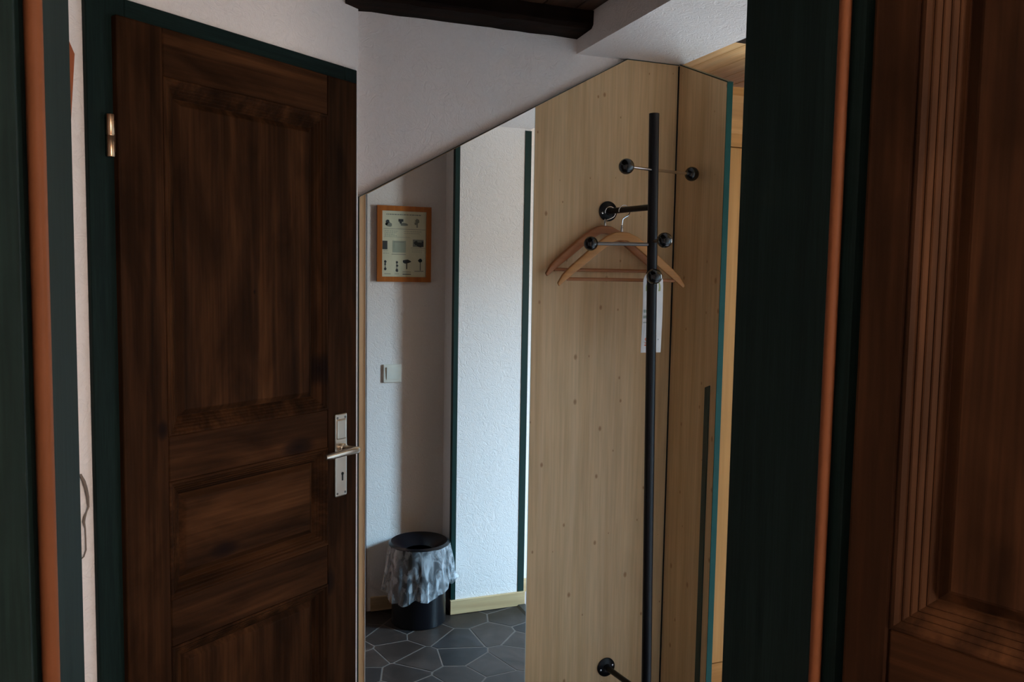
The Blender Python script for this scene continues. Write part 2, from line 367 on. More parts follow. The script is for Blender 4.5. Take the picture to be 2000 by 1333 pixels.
window('window_1', 3.2, 3.3, 2.3, 2.82, 0.85, 1.98, 'Y', 'narrow pine framed window of the side room, out of view')
window('added_window_4', 2.3, 2.4, -.62, .02, .95, 2.05, 'Y', 'pine framed window added to the near room for fill light, behind the open door leaf')  # invented opening, lets the near room's ambient fill in
window('added_window_3', 3.2, 3.3, 1.05, 2.05, 0.85, 1.98, 'Y', 'wide pine framed window added to the side room for fill light, out of view')  # invented opening for the side room's fill lamp
window('window_2', .72, 1.10, -.80, -.70, 1.0, 2.1, 'X', 'pine framed window of the near room behind the viewer')

# pillar with its boxed beam
st('wall_pillar', box(1.03, 1.37, HALL, 0.99, 0.0, 2.133), 'white_plaster', 'bright white wall pillar between two green corner strips, seen in the mirror', 'pillar')
st('ceiling_soffit', box(1.03, 1.37, HALL, MIR+.0165, 2.133, 2.30), 'white_plaster', 'white plastered beam casing above the coat rack, from mirror wall to pillar', 'beam casing')
def angle_trim(x, s, label, z1):
    w_ = .018 if s > 0 else .027
    b_ = box(min(x, x+s*w_), max(x, x+s*w_), 0.99, 0.9925, 0.064, z1)
    box(min(x, x-s*.0025), max(x, x-s*.0025), 0.962, 0.9925, 0.064, z1, bm=b_)
    return st('trim_2' if s > 0 else 'trim_3', b_, 'green_trim', label, 'corner strip')
angle_trim(1.03, 1, 'dark green corner strip on the pillar beside the bin, seen in the mirror', 2.131)
angle_trim(1.37, -1, 'dark green corner strip on the pillar near the mirror edge', 2.125)
st('baseboard_pillar', box(1.022, 1.376, 0.99, 1.003, 0.0, 0.064, .002), 'pine_skirting', 'light pine skirting board along the foot of the white pillar', 'skirting board')
st('baseboard_front', box(0.70, 1.03, HALL, HALL+.013, 0.0, 0.064, .002), 'pine_skirting', 'pine skirting board behind the bin below the notice', 'skirting board')
st('baseboard_right', box(1.376, 3.2, HALL, HALL+.013, 0.0, 0.064, .002), 'pine_skirting', 'pine skirting board of the side room right of the pillar', 'skirting board')

# ceilings of boards
CZ = 2.224
ce = st('ceiling', box(-1.55, 1.03, HALL, 2.32, CZ+.016, CZ+.05), 'ceiling_brown', 'brown boarded hall ceiling behind the dark beam', 'ceiling')
x = -1.40; pw = 0.095
while x < 1.03:
    x1 = min(x+pw, 1.029); xe = x
    ye = MIR if xe > 0.398 else MIR - (0.398-xe)/1.3834
    if ye > HALL + .03: obj('plank', box(x+.0015, x1-.0015, HALL+.002, ye-.002, CZ, CZ+.016, .0015), 'ceiling_brown', ce)
    x += pw
cs = st('ceiling_side_room', box(1.37, 3.25, HALL, 3.42, 2.268, 2.30), 'pine_ceiling', 'light pine boarded ceiling of the side room above the wardrobe', 'ceiling')
x = 1.372
while x < 3.2:
    obj('plank', box(x+.001, min(x+.098, 3.199)-.001, HALL+.002, 3.399, 2.25, 2.268, .0015), 'pine_ceiling', cs); x += .098
# beams
bb = bmesh.new(); nx = 18; rb = random.Random(3)
y0, y1, z0 = MIR+.016-.105, MIR+.016, 2.177
pr = []
for i in range(nx+1):
    xx = 0.36 + (1.0295-0.36)*i/nx; j = lambda s: rb.uniform(-s, s)
    ys = max(y0, MIR - (0.42-xx)/1.3834) if xx < 0.42 else y0
    pr.append([bb.verts.new(p) for p in ((xx, y1, z0-.002+j(.0015)), (xx, y0+.012+j(.003), z0+j(.0015)), (xx, y0+j(.002), z0+.010+j(.002)), (xx, y0+j(.002), CZ), (xx, y1, CZ))])
for a, b_ in zip(pr, pr[1:]):
    for k in range(5): bb.faces.new((a[k], a[(k+1) % 5], b_[(k+1) % 5], b_[k]))
bb.faces.new(pr[0]); bb.faces.new(pr[-1][::-1])
st('ceiling_beam', bb, 'old_beam', 'rough dark brown ceiling beam along the wall above the mirror', 'beam')
st('ceiling_beam_side_room', box(1.371, 3.19, 2.00, 2.125, 2.195, 2.249, .006), 'old_beam', 'dark beam end at the pine ceiling beside the right door frame', 'beam')

# ------------------------------------------------------------------ doors
def door_leaf(root, x0, x1, sw, zt, y, grain_seed, sw_r=None):
    """rebated leaf: two stiles, four rails, three fielded panels with fluted mouldings; room face at y"""
    sr = sw if sw_r is None else sw_r; yb = y + .040; g = grain_seed
    zb = 0.008
    obj('stile', box(x0, x0+sw, y, yb, zb, zt, .0035, seg=2), f'walnut_stain_up_{g}', root)
    obj('stile', box(x1-sr, x1, y, yb, zb, zt, .0035, seg=2), f'walnut_stain_up_{(g+1) % 3}', root)
    rails = [(1.880, zt), (1.050, 1.147), (0.694, 0.797), (zb, 0.135)]
    for i, (a, b_) in enumerate(rails): obj('rail', box(x0+sw+.0006, x1-sr-.0006, y+.0004, yb, a, b_, .0022), f'walnut_stain_across_{(g+i) % 3}', root)
    prof = [(0, y+.012), (0, y+.0008), (.002, y-.0008), (.005, y-.0008), (.0085, y+.0030), (.0105, y+.0040)]
    for i in range(4):                                   # four flutes stepping down towards the panel
        d = .0105 + i*.0058; h = y+.0040 + i*.0043
        prof += [(d+.0008, h-.0006), (d+.0022, h-.0002), (d+.0048, h+.0030), (d+.0058, h+.0043)]
    prof += [(.0345, y+.0225), (.036, y+.0235)]
    for i, (a, b_, ax) in enumerate([(1.147, 1.880, 'up'), (0.797, 1.050, 'across'), (0.135, 0.694, 'up')]):
        obj('moulding', ring_frame(x0+sw, x1-sr, a, b_, prof), f'walnut_stain_{ax}_{(g+i) % 3}', root)
        X0, X1 = x0+sw, x1-sr
        pb = bmesh.new()
        rows = []
        for d, yy in ((.031, y+.0262), (.031, y+.0232), (.0365, y+.0232), (.048, y+.0150), (.0505, y+.0142)):
            rows.append([pb.verts.new(p) for p in ((X0+d, yy, a+d), (X1-d, yy, a+d), (X1-d, yy, b_-d), (X0+d, yy, b_-d))])
        for r0, r1 in zip(rows, rows[1:]):
            for k in range(4): pb.faces.new((r0[k], r0[(k+1) % 4], r1[(k+1) % 4], r1[k]))
        pb.faces.new(rows[-1]); pb.faces.new(rows[0][::-1])
        obj('panel', pb, f'walnut_stain_{ax}_{(g+i+1) % 3}', root)
    obj('core', box(x0+sw-.01, x1-sr+.01, y+.0262, yb-.002, zb+.02, zt-.02), f'walnut_stain_up_{g}', root)

D1 = tag(empty('door_1', DOORW), 'closed dark brown panelled door with a nickel lever on the left', 'door', kind='structure')
LY = -.028
door_leaf(D1, -.682, -.033, .098, 1.976, LY, 0, .101)
# hardware of the left door
hx = -.093
pl = obj('lock_plate', box(hx-.0205, hx+.0205, LY-.0055, LY, .916, 1.132, .003, seg=2), 'nickel', D1)
obj('plate_rise', box(hx-.0165, hx+.0165, LY-.0085, LY-.004, 1.066, 1.118, .0035, seg=2), 'nickel', pl)
lv = lathe([(.0, .0), (.0125, .0), (.0125, .012), (.0095, .014), (.0095, .046), (0, .046)], (hx+.032-.032, LY-.004, 1.043), (0, -1, 0), 20)
tube([(hx+.014, LY-.049, 1.041), (hx+.002, LY-.051, 1.0425), (hx-.03, LY-.0515, 1.0425), (hx-.08, LY-.0505, 1.0405), (hx-.096, LY-.048, 1.040)], [.0085, .0098, .0088, .0082, .0066], bm=lv, seg=16)
obj('lever', lv, 'nickel', pl, smooth=True)
kh = lathe([(0, 0), (.0042, 0), (.0042, .0009), (0, .0009)], (hx+.004, LY-.0055, .975), (0, -1, 0), 14)
box(hx+.0018, hx+.0062, LY-.0064, LY-.0055, .957, .974, bm=kh)
obj('keyhole', kh, 'black_void', pl)
for sx, sz in ((-.014, 1.122), (.014, 1.122), (-.014, .925), (.014, .925)):
    obj('screw', lathe([(0, 0), (.0032, 0), (.0028, .0012), (0, .0014)], (hx+sx, LY-.0055, sz), (0, -1, 0), 10), 'grey_rod', pl)
for zc in (1.747, 0.30):
    h = lathe([(0, -.040), (.0068, -.040), (.0075, -.038), (.0075, -.002), (.0068, -.001), (.0068, .001), (.0075, .002), (.0075, .038), (.0068, .040), (0, .040)], (-.694, LY+.006, zc), seg=16)
    box(-.6945, -.672, LY+.0095, LY+.0115, zc-.03, zc+.03, bm=h)
    obj('hinge', h, 'brass', D1, smooth=True)
# its green frame
T4 = tag(empty('trim_4', DOORW), 'dark green door frame around the closed brown door', 'door frame', kind='structure')
obj('side_casing', box(-.733, -.655, -.0125, 0, 0, 2.014, .002), 'green_paint', T4)
obj('side_casing', box(-.060, -.016, -.0125, 0, 0, 2.014, .002), 'green_paint', T4)
obj('top_casing', box(-.655, -.060, -.0124, 0, 1.955, 2.014, .002), 'green_paint_flat', T4)

# the doorway the viewer looks through: green lining with a brown seal bead
T5 = tag(empty('trim_5', loc=(0.255, 0.76, 0)), 'dark green door lining with brown rubber seal around the viewer\'s doorway', 'door frame', kind='structure')
inv5 = Matrix.Translation((-0.255, -0.76, 0))
def p5(nm, b_, m, par=None, smooth=False):
    o = obj(nm, b_, m, par or T5, smooth=smooth)
    if par is None: o.matrix_parent_inverse = inv5
    return o
AL, AR = -.104, .615
YB, YC = .668, .686          # casing face towards the viewer, end of the rebate
for s, a in ((-1, AL), (1, AR)):
    e = lambda q: a + s*q
    pts = [(e(0), HALL+.004), (e(0), YC+.004), (e(.0125), YC+.004), (e(.0125), YB), (e(.075), YB), (e(.075), YB+.0215), (e(.0215), YB+.0215), (e(.0215), HALL), (e(.066), HALL), (e(.066), HALL+.004)]
    if s < 0: pts = pts[::-1]
    lining = p5('side_lining', prism(pts, 0.0, 2.0, 'Z'), 'green_paint')
    sb = tube([(e(.003), YC+.001, 0.0), (e(.003), YC+.001, 2.0)], .0062, seg=20)
    o = p5('seal', sb, 'seal_brown', smooth=True)
b_ = box(AL-.02, AR+.02, YC+.004, HALL+.004, 2.0, 2.02); box(AL-.075, AR+.075, YB, YB+.0215, 2.0125, 2.075, bm=b_); box(AL-.066, AR+.066, HALL, HALL+.004, 2.02, 2.066, bm=b_)
p5('head_lining', b_, 'green_paint_flat')
p5('seal', tube([(AL, YC-.001, 2.003), (AR, YC-.001, 2.003)], .0062, seg=20), 'seal_brown', smooth=True)

# the open leaf of that doorway
LD = Vector((.35, -.93675, 0)); LN = Vector((.93675, .35, 0))
D2M = Matrix(((LD.x, LN.x, 0, .622), (LD.y, LN.y, 0, .653), (0, 0, 1, 0), (0, 0, 0, 1)))
D2 = tag(empty('door_2', D2M), 'open dark brown panelled door leaf at the right edge of the picture', 'door', kind='structure')
door_leaf(D2, 0.0, .74, .046, 1.976, 0.0, 1, .10)
lp = obj('lock_plate', box(.665, .706, -.0055, 0, .916, 1.132, .003), 'nickel', D2)
l2 = lathe([(.0, .0), (.0125, .0), (.0125, .012), (.0095, .014), (.0095, .046), (0, .046)], (.685, -.004, 1.043), (0, -1, 0), 20)
tube([(.695, -.049, 1.041), (.68, -.051, 1.0425), (.62, -.0505, 1.0415), (.59, -.048, 1.040)], [.0085, .0098, .0082, .0066], bm=l2, seg=16)
obj('lever', l2, 'nickel', lp, smooth=True)

# ------------------------------------------------------------------ boards and mirror
TOPZ = 2.1315; SL0 = (.400, 1.693); SL1 = (1.187, TOPZ)
def slope(x): return SL0[1] + (x-SL0[0]) * (SL1[1]-SL0[1]) / (SL1[0]-SL0[0])
PX1 = 1.361
BRD = tag(empty('mirror_board', loc=(.88, MIR+.008, 0)), 'light spruce veneer board with a slanting top behind mirror and coat rack', 'wood panel')
invb = Matrix.Translation((-.88, -MIR-.008, 0))
def pb_(root, inv, nm, b_, m, smooth=False):
    o = obj(nm, b_, m, root, smooth=smooth); o.matrix_parent_inverse = inv; return o
pb_(BRD, invb, 'board', prism([(.402, .002), (PX1, .002), (PX1, TOPZ-.0005), (SL1[0], TOPZ-.0005), (.402, slope(.402)-.0015)], MIR, MIR+.016), 'spruce_board')
d = Vector((SL1[0]-SL0[0], SL1[1]-SL0[1])).normalized(); nn = Vector((-d.y, d.x))
q = [(.400, slope(.400)-.0012), (SL1[0], TOPZ-.0012), (SL1[0]+nn.x*.0, TOPZ+.0010), (.400, slope(.400)+.0012)]
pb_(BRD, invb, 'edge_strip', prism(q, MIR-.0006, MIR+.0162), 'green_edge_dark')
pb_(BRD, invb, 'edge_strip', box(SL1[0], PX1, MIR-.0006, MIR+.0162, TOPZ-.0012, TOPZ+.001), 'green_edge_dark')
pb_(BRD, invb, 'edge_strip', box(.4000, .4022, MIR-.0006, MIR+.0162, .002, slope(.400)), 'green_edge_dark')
MX0, MX1 = .4185, .8965
MR = tag(empty('wall_mirror', loc=((MX0+MX1)/2, MIR-.003, .01)), 'tall mirror with slanting top reflecting notice, bin and pillar', 'mirror')
invm = Matrix.Translation((-(MX0+MX1)/2, -(MIR-.003), -.01))
e = .0016
pb_(MR, invm, 'glass', prism([(MX0+e, .012), (MX1-e, .012), (MX1-e, slope(MX1)-.0028), (MX0+e, slope(MX0)-.0028)], MIR-.0045, MIR-.0008), 'mirror_glass')
for a, c in ((MX0, MX0+e), (MX1-e, MX1)): pb_(MR, invm, 'polished_edge', prism([(a, .012), (c, .012), (c, slope(c)-.0028), (a, slope(a)-.0028)], MIR-.0046, MIR-.0008), 'mirror_edge')

EB = 1.952; EZ = 2.030
WNG = tag(empty('wing_board', loc=(PX1+.009, 2.07, 0)), 'narrow spruce side board with bright green front edge right of the coat rack', 'wood panel')
invw = Matrix.Translation((-PX1-.009, -2.07, 0))
pb_(WNG, invw, 'board', prism([(EB, .002), (MIR+.016, .002), (MIR+.016, TOPZ-.001), (MIR-.004, TOPZ-.001), (EB, EZ)], PX1+.001, PX1+.018, 'X'), 'spruce_board')
pb_(WNG, invw, 'front_edge', box(PX1+.0005, PX1+.0185, EB-.0022, EB, .002, EZ+.001), 'green_edge')
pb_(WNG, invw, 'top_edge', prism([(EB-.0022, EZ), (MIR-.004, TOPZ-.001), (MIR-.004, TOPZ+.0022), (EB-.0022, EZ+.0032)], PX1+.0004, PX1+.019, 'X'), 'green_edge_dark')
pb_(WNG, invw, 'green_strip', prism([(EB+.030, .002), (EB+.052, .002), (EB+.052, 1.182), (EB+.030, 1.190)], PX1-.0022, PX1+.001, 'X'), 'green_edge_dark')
pb_(WNG, invw, 'corner_joint', box(PX1-.0026, PX1+.0008, MIR-.0036, MIR-.0008, .002, TOPZ-.004), 'black_void')

# ------------------------------------------------------------------ pine wardrobe in the side room
WX0, WX1, WY0, WY1 = 1.705, 2.45, 2.46, 3.0
WR = tag(empty('pine_wardrobe', loc=((WX0+WX1)/2, (WY0+WY1)/2, 0)), 'orange pine wardrobe with cornice glimpsed beside the right door frame', 'wardrobe')
invr = Matrix.Translation((-(WX0+WX1)/2, -(WY0+WY1)/2, 0))
pb_(WR, invr, 'carcass', box(WX0, WX1, WY0+.02, WY1, .004, 2.06, .002), 'pine_face')
pb_(WR, invr, 'plinth', box(WX0, WX1, WY0, WY0+.02, .004, .09, .002), 'pine_face_across')
pb_(WR, invr, 'frieze', box(WX0, WX1, WY0, WY0+.02, 1.955, 2.06, .002), 'pine_face_across')
for a, c in ((WX0, WX0+.012), (WX1-.012, WX1)): pb_(WR, invr, 'stile', box(a, c, WY0, WY0+.02, .09, 1.955, .001), 'pine_face')
mid = (WX0+WX1)/2
for a, c, k in ((WX0+.013, mid-.001, mid-.03), (mid+.001, WX1-.013, mid+.03)):
    dd = pb_(WR, invr, 'door', box(a, c, WY0-.002, WY0+.018, .093, 1.952, .003), 'pine_face')
    kb = obj('knob', lathe([(0, 0), (.006, 0), (.006, .012), (.014, .018), (.015, .026), (.009, .032), (0, .033)], (k, WY0-.002, 1.05), (0, -1, 0), 16), 'pine_face_across', dd, smooth=True)
cp = [(WY0+.02, 2.0), (WY0, 2.0), (WY0-.006, 2.012), (WY0-.012, 2.04), (WY0-.030, 2.085), (WY0-.044, 2.11), (WY0-.048, 2.118), (WY0-.048, 2.146), (WY0+.02, 2.146)]
pb_(WR, invr, 'cornice', prism(cp, WX0-.004, WX1+.004, 'X'), 'pine_face_across')
pb_(WR, invr, 'top', box(WX0, WX1, WY0+.02, WY1, 2.06, 2.12), 'pine_face')

# ------------------------------------------------------------------ coat rack
def lin(p, q_, t): return tuple(p[i]+(q_[i]-p[i])*t for i in range(3))
PT, PBm = (1.1645, 2.0, 1.938), (1.1965, 2.0, .16)
def pole_at(z): return lin(PT, PBm, (PT[2]-z)/(PT[2]-PBm[2]))
CR = tag(empty('coat_rack', loc=(1.18, 2.1, .16)), 'black wall-mounted coat rack pole with ball-ended arms on the spruce board', 'coat rack')
invc = Matrix.Translation((-1.18, -2.1, -.16))
def pc(nm, b_, m, par=None, smooth=True):
    o = obj(nm, b_, m, par or CR, smooth=smooth)
    if par is None: o.matrix_parent_inverse = invc
    return o
pc('pole', tube([PT, PBm], .0140, seg=28), 'black_metal')
for fx, fz in ((1.134, 1.687), (1.167, .291)):
    p = pole_at(fz); so = pc('standoff', tube([(fx, MIR-.004, fz), (p[0], p[1]+.008, fz)], .0085, seg=16), 'black_metal')
    fg = obj('flange', lathe([(0, .001), (.0295, .001), (.0295, .0035), (.026, .006), (.012, .008), (.0105, .012), (0, .012)], (fx, MIR, fz), (0, -1, 0), 32), 'black_metal', so, smooth=True)
    ang0 = math.radians(15)
    for k in (0, 1):
        a = ang0 + k*math.pi
        obj('screw', lathe([(0, 0), (.0034, 0), (.003, .0014), (0, .0018)], (fx+math.cos(a)*.021, MIR-.0058, fz+math.sin(a)*.021), (0, -1, 0), 10), 'chrome', so)
def arm(p0, balls, mat, r=.0045, br=.0205):
    a = pc('arm', tube([balls[0]] + [p0] + balls[1:] if len(balls) > 1 else [balls[0], p0], r, seg=14), mat)
    for c in balls: obj('knob', ball(c, br), 'black_gloss', a, smooth=True)
arm(pole_at(1.787), [(1.046, 1.93, 1.781), (1.332, 2.066, 1.793)], 'chrome', .0042)
arm(pole_at(1.585), [(.993, 2.02, 1.583)], 'grey_rod', .0048, .0195)
arm(pole_at(1.593), [(1.155, 1.91, 1.593)], 'grey_rod', .0048, .0205)
arm(pole_at(1.497), [(1.121, 1.9, 1.497), (1.2255, 2.085, 1.503)], 'black_metal', .006, .0205)

# ------------------------------------------------------------------ hangers
def hanger(name, c, rz, half, label, mat, hook_dx, rod_z, bar_mat, dz=.158, group='wooden hangers on the coat rack'):
    mw = Matrix.Translation(c) @ Matrix.Rotation(rz, 4, 'Z')
    r = tag(empty(name, mw), label, 'coat hanger', group)
    k = half/.205
    top = [(0, 0), (.022, -.002), (.05, -.014), (.09, -.042), (.13, -.075), (.165, -.104), (.188, -.126), (.203, -.150)]
    bot = [(0, -.026), (.018, -.028), (.045, -.044), (.08, -.070), (.118, -.099), (.152, -.124), (.177, -.143), (.198, -.160)]
    b_ = bmesh.new(); rows = []
    seq = [(-1, i) for i in range(7, 0, -1)] + [(1, i) for i in range(8)]
    for s, i in seq:
        tx, tz = top[i][0]*k*s, top[i][1]*dz/.158; bx, bz = bot[i][0]*k*s, bot[i][1]*dz/.158
        th = .0075 - .0015*i/7; bow = -.012*(i/7)**2
        rows.append([b_.verts.new(p) for p in ((tx, bow-th, tz-.003), (tx, bow+th, tz), (bx, bow+th, bz), (bx, bow-th, bz))])
    for a, c2 in zip(rows, rows[1:]):
        for q_ in range(4): b_.faces.new((a[q_], a[(q_+1) % 4], c2[(q_+1) % 4], c2[q_]))
    b_.faces.new(rows[0]); b_.faces.new(rows[-1][::-1])
    bmesh.ops.recalc_face_normals(b_, faces=b_.faces[:])
    bmesh.ops.bevel(b_, geom=[e_ for e_ in b_.edges if e_.calc_face_angle(0) > .6], offset=.0022, segments=2, affect='EDGES', profile=.5)
    obj('shoulder', b_, mat, r, smooth=True)
    xb = .172*k; zb_ = -.139*dz/.158
    obj('trouser_bar', tube([(-xb, -.006, zb_), (xb, -.006, zb_)], .0052, seg=12), bar_mat, r, smooth=True)
    rc = rod_z - c[2]; R_ = .0165; zc = rc - .0045
    pts = [(0, 0, -.004), (0, 0, .018), (hook_dx*.3, 0, zc-R_-.006)]
    for j in range(13):
        a = math.radians(-75 + j*22)
        pts.append((hook_dx + R_*math.cos(a), 0, zc + R_*math.sin(a)))
    hk = obj('hook', tube(pts, .0016, seg=8), 'chrome', r, smooth=True)
    obj('ferrule', lathe([(0, -.002), (.0052, -.002), (.0042, .014), (.0028, .017), (0, .017)], (0, 0, 0), seg=14), 'chrome', r, smooth=True)
    return r
hanger('clothes_hanger', (1.139, 2.1185, 1.6255), math.atan2(-.085, .368), .189, 'light orange wooden hanger in front, its right end crossing the side board', 'beech_hanger', .006, 1.687, 'reddish_hanger')
hanger('clothes_hanger', (1.118, 2.1835, 1.645), math.atan2(-.006, .38), .192, 'darker reddish wooden hanger behind, its left end sticking out further', 'reddish_hanger', .016, 1.687, 'reddish_hanger', .150)

# ------------------------------------------------------------------ paper tag on the rack
TG = tag(empty('door_tag', loc=(1.201, 2.043, 1.282)), 'white paper door tag hanging behind the black pole below the hangers', 'tag')
invt = Matrix.Translation((-1.201, -2.043, -1.282))
tx0, tx1, tz0, tz1 = 1.1688, 1.2330, 1.282, 1.513; cx = (tx0+tx1)/2; rr = (tx1-tx0)/2
outer = [(tx0, tz0), (tx1, tz0)] + [(cx + rr*math.cos(math.radians(a)), tz1-rr*1.0 + rr*math.sin(math.radians(a))) for a in range(0, 181, 12)]
hz = 1.497
def yy_(z): return 2.043 - .004*math.sin((z-tz0)/(tz1-tz0)*math.pi*.9)
# sheet with a round hole the rack arm passes through
tb = bmesh.new()
M_ = 48
per = []
def ray_to_outline(a):
    best = None; ox, oz = cx, hz; dx, dz_ = math.cos(a), math.sin(a)
    for i in range(len(outer)):
        p, q2 = outer[i], outer[(i+1) % len(outer)]; ex, ez = q2[0]-p[0], q2[1]-p[1]; den = dx*ez - dz_*ex
        if abs(den) < 1e-12: continue
        t_ = ((p[0]-ox)*ez - (p[1]-oz)*ex)/den; u_ = ((p[0]-ox)*dz_ - (p[1]-oz)*dx)/den
        if t_ > 1e-9 and -1e-6 <= u_ <= 1+1e-6 and (best is None or t_ < best): best = t_
    return (ox+dx*best, oz+dz_*best)
hz = 1.484; hr = .0125
angs = sorted([2*math.pi*k/M_ for k in range(M_)] + [math.atan2(tz0-hz, tx0-cx) % (2*math.pi), math.atan2(tz0-hz, tx1-cx) % (2*math.pi)])
inn, out_ = [], []
for a in angs:
    o2 = ray_to_outline(a); inn.append((cx+hr*math.cos(a), hz+hr*math.sin(a))); out_.append(o2)
def add_sheet(yo):
    A = [tb.verts.new((p[0], yy_(p[1])+yo, p[1])) for p in inn]
    mids = [[tb.verts.new((p[0]+(o_[0]-p[0])*f, yy_(p[1]+(o_[1]-p[1])*f)+yo, p[1]+(o_[1]-p[1])*f)) for p, o_ in zip(inn, out_)] for f in (.33, .66, 1.0)]
    rows = [A] + mids; n = len(A)
    for r0, r1 in zip(rows, rows[1:]):
        for k in range(n): tb.faces.new((r0[k], r0[(k+1) % n], r1[(k+1) % n], r1[k]))
    return rows
r_a = add_sheet(0); r_b = add_sheet(.0005); n = len(angs)
for k in range(n):
    tb.faces.new((r_a[0][k], r_a[0][(k+1) % n], r_b[0][(k+1) % n], r_b[0][k])); tb.faces.new((r_a[-1][k], r_a[-1][(k+1) % n], r_b[-1][(k+1) % n], r_b[-1][k]))
pb_(TG, invt, 'card', tb, 'paper_white')
rg = bmesh.new()
A = [rg.verts.new((cx+.0145*math.cos(2*math.pi*k/40), 2.0385-.0008, hz-.010+.0145*1.0*math.sin(2*math.pi*k/40))) for k in range(40)]
for v_, k in zip(A, range(40)): v_.co = (cx + .024*math.cos(2*math.pi*k/40), yy_(hz)-.0009, hz-.020+.031*math.sin(2*math.pi*k/40))
B = [rg.verts.new((cx + .0185*math.cos(2*math.pi*k/40), yy_(hz)-.0009, hz-.016+.024*math.sin(2*math.pi*k/40))) for k in range(40)]
for k in range(40): rg.faces.new((A[k], A[(k+1) % 40], B[(k+1) % 40], B[k]))
pb_(TG, invt, 'printed_ring', rg, 'ring_green')
bz = 1.395
for dzl, segs in ((.0, ((.174, .004, .009), (.180, .003, .008), (.1845, .0035, .007))), (-.016, ((.1735, .0035, .008), (.179, .004, .0085), (.1845, .003, .008))), (-.029, ((.174, .003, .003), (.179, .0035, .003), (.184, .003, .003)))):
    ln = bmesh.new()
    for sx, w_, h_ in segs: box(0.999+sx, 0.999+sx+w_, yy_(bz+dzl)-.0008, yy_(bz+dzl)-.0003, bz+dzl, bz+dzl+h_, bm=ln)
    pb_(TG, invt, 'print_line', ln, 'ink_pale')
tm = Matrix.Translation((1.1840, yy_(1.305)-.0010, 1.308)) @ Matrix.Rotation(math.pi/2, 4, 'X')
o = text_mesh('S', .024, 'letter', 'ink_orange', TG, Matrix.Identity(4)); o.matrix_parent_inverse = invt; o.matrix_basis = tm
pb_(TG, invt, 'print_line', box(1.1790, 1.1860, yy_(1.303)-.0008, yy_(1.303)-.0003, 1.3015, 1.3045), 'ink_orange')
pb_(TG, invt, 'print_dot', box(1.2215, 1.2235, yy_(1.32)-.0008, yy_(1.32)-.0003, 1.318, 1.3205), 'ink_dark')

# ------------------------------------------------------------------ on the wall left of the brown door
WH = tag(empty('wall_hanging', DOORW @ Matrix.Translation((-.85, 0, 1.55))), 'orange-brown wooden edge of a crooked wall hanging behind the left door lining', 'wall hanging')
obj('frame', prism([(-.15, -.30), (.042, -.30), (.0925, .335), (.0825, .357), (-.09, .36)], -.018, -.001), 'orange_wood', WH)
obj('inset', prism([(-.13, -.28), (.015, -.28), (.060, .32), (.054, .335), (-.07, .335)], -.020, -.0175), 'paper_white', WH)
CL = [(-.772, 1.086), (-.767, 1.093), (-.758, 1.096), (-.752, 1.083), (-.748, 1.068), (-.745, 1.050), (-.744, 1.031), (-.748, 1.022), (-.7525, 1.012), (-.754, 1.003), (-.7515, .990), (-.751, .970), (-.751, .947), (-.7555, .935), (-.767, .928), (-.785, .93)]
CRD = [.0016, .0022, .003, .0032, .0032, .0028, .0020, .0014, .0026, .0026, .0014, .0013, .0015, .0013, .001, .001]
co = tag(obj('hanging_cord', tube([(px, -.0042, pz) for px, pz in CL], CRD, seg=10), 'cord_grey', None, DOORW, smooth=True), 'thin grey-brown curved cord on the wall strip left of the door frame', 'cord')

# ------------------------------------------------------------------ things seen in the mirror: notice, switch, bin
PX0_, PX1_, PZ0, PZ1 = .722, .960, 1.460, 1.786
NF = tag(empty('framed_notice', loc=((PX0_+PX1_)/2, HALL, PZ0)), 'orange wood framed notice sheet above the light switch, seen in the mirror', 'framed notice')
invn = Matrix.Translation((-(PX0_+PX1_)/2, -HALL, -PZ0))
fw_ = .0215; yf = HALL+.018
for nm, pts in (('frame_side', [(PX0_, PZ0), (PX0_+fw_, PZ0+fw_), (PX0_+fw_, PZ1-fw_), (PX0_, PZ1)]), ('frame_side', [(PX1_, PZ0), (PX1_, PZ1), (PX1_-fw_, PZ1-fw_), (PX1_-fw_, PZ0+fw_)]),
                ('frame_rail', [(PX0_, PZ1), (PX0_+fw_, PZ1-fw_), (PX1_-fw_, PZ1-fw_), (PX1_, PZ1)]), ('frame_rail', [(PX0_, PZ0), (PX1_, PZ0), (PX1_-fw_, PZ0+fw_), (PX0_+fw_, PZ0+fw_)])):
    pb_(NF, invn, nm, prism(pts, HALL+.001, yf), 'cherry_frame')
sx0, sx1, sz0, sz1 = PX0_+fw_, PX1_-fw_, PZ0+fw_, PZ1-fw_
pb_(NF, invn, 'sheet', box(sx0-.002, sx1+.002, HALL+.004, HALL+.009, sz0-.002, sz1+.002), 'paper_green')
def pr_(nm, u0, u1, v0, v1, m, n_=0.0):
    """flat print on the sheet; u, v from the upper left corner as seen in the mirror, 0..1"""
    X = lambda u: sx0 + (sx1-sx0)*u; Z = lambda v: sz1 - (sz1-sz0)*v
    return box(X(u0), X(u1), HALL+.0089, HALL+.0096+n_, Z(v1), Z(v0))
def blob(u, v, r, w=1.0):
    X = sx0 + (sx1-sx0)*u; Z = sz1 - (sz1-sz0)*v
    return prism([(X + r*w*math.cos(2*math.pi*k/10)*rs.uniform(.75, 1.1), Z + r*math.sin(2*math.pi*k/10)*rs.uniform(.75, 1.1)) for k in range(10)], HALL+.0089, HALL+.0097)
def print_(nm, m, *bms):
    if nm == 'printed_rule':
        for q_ in bms: pb_(NF, invn, nm, q_, m)
        return
    b0 = bmesh.new()
    for q_ in bms: merge(b0, q_)
    o_ = pb_(NF, invn, nm, b0, m)
    if nm in ('printed_lines', 'printed_heading', 'sketch'): o_['kind'] = 'stuff'
def words(v, u0, u1, h):
    out = []; u = u0
    while u < u1:
        w_ = rs.uniform(.02, .055); out.append(pr_('w', u, min(u+w_, u1), v, v+h, '')); u += w_ + .012
    return out
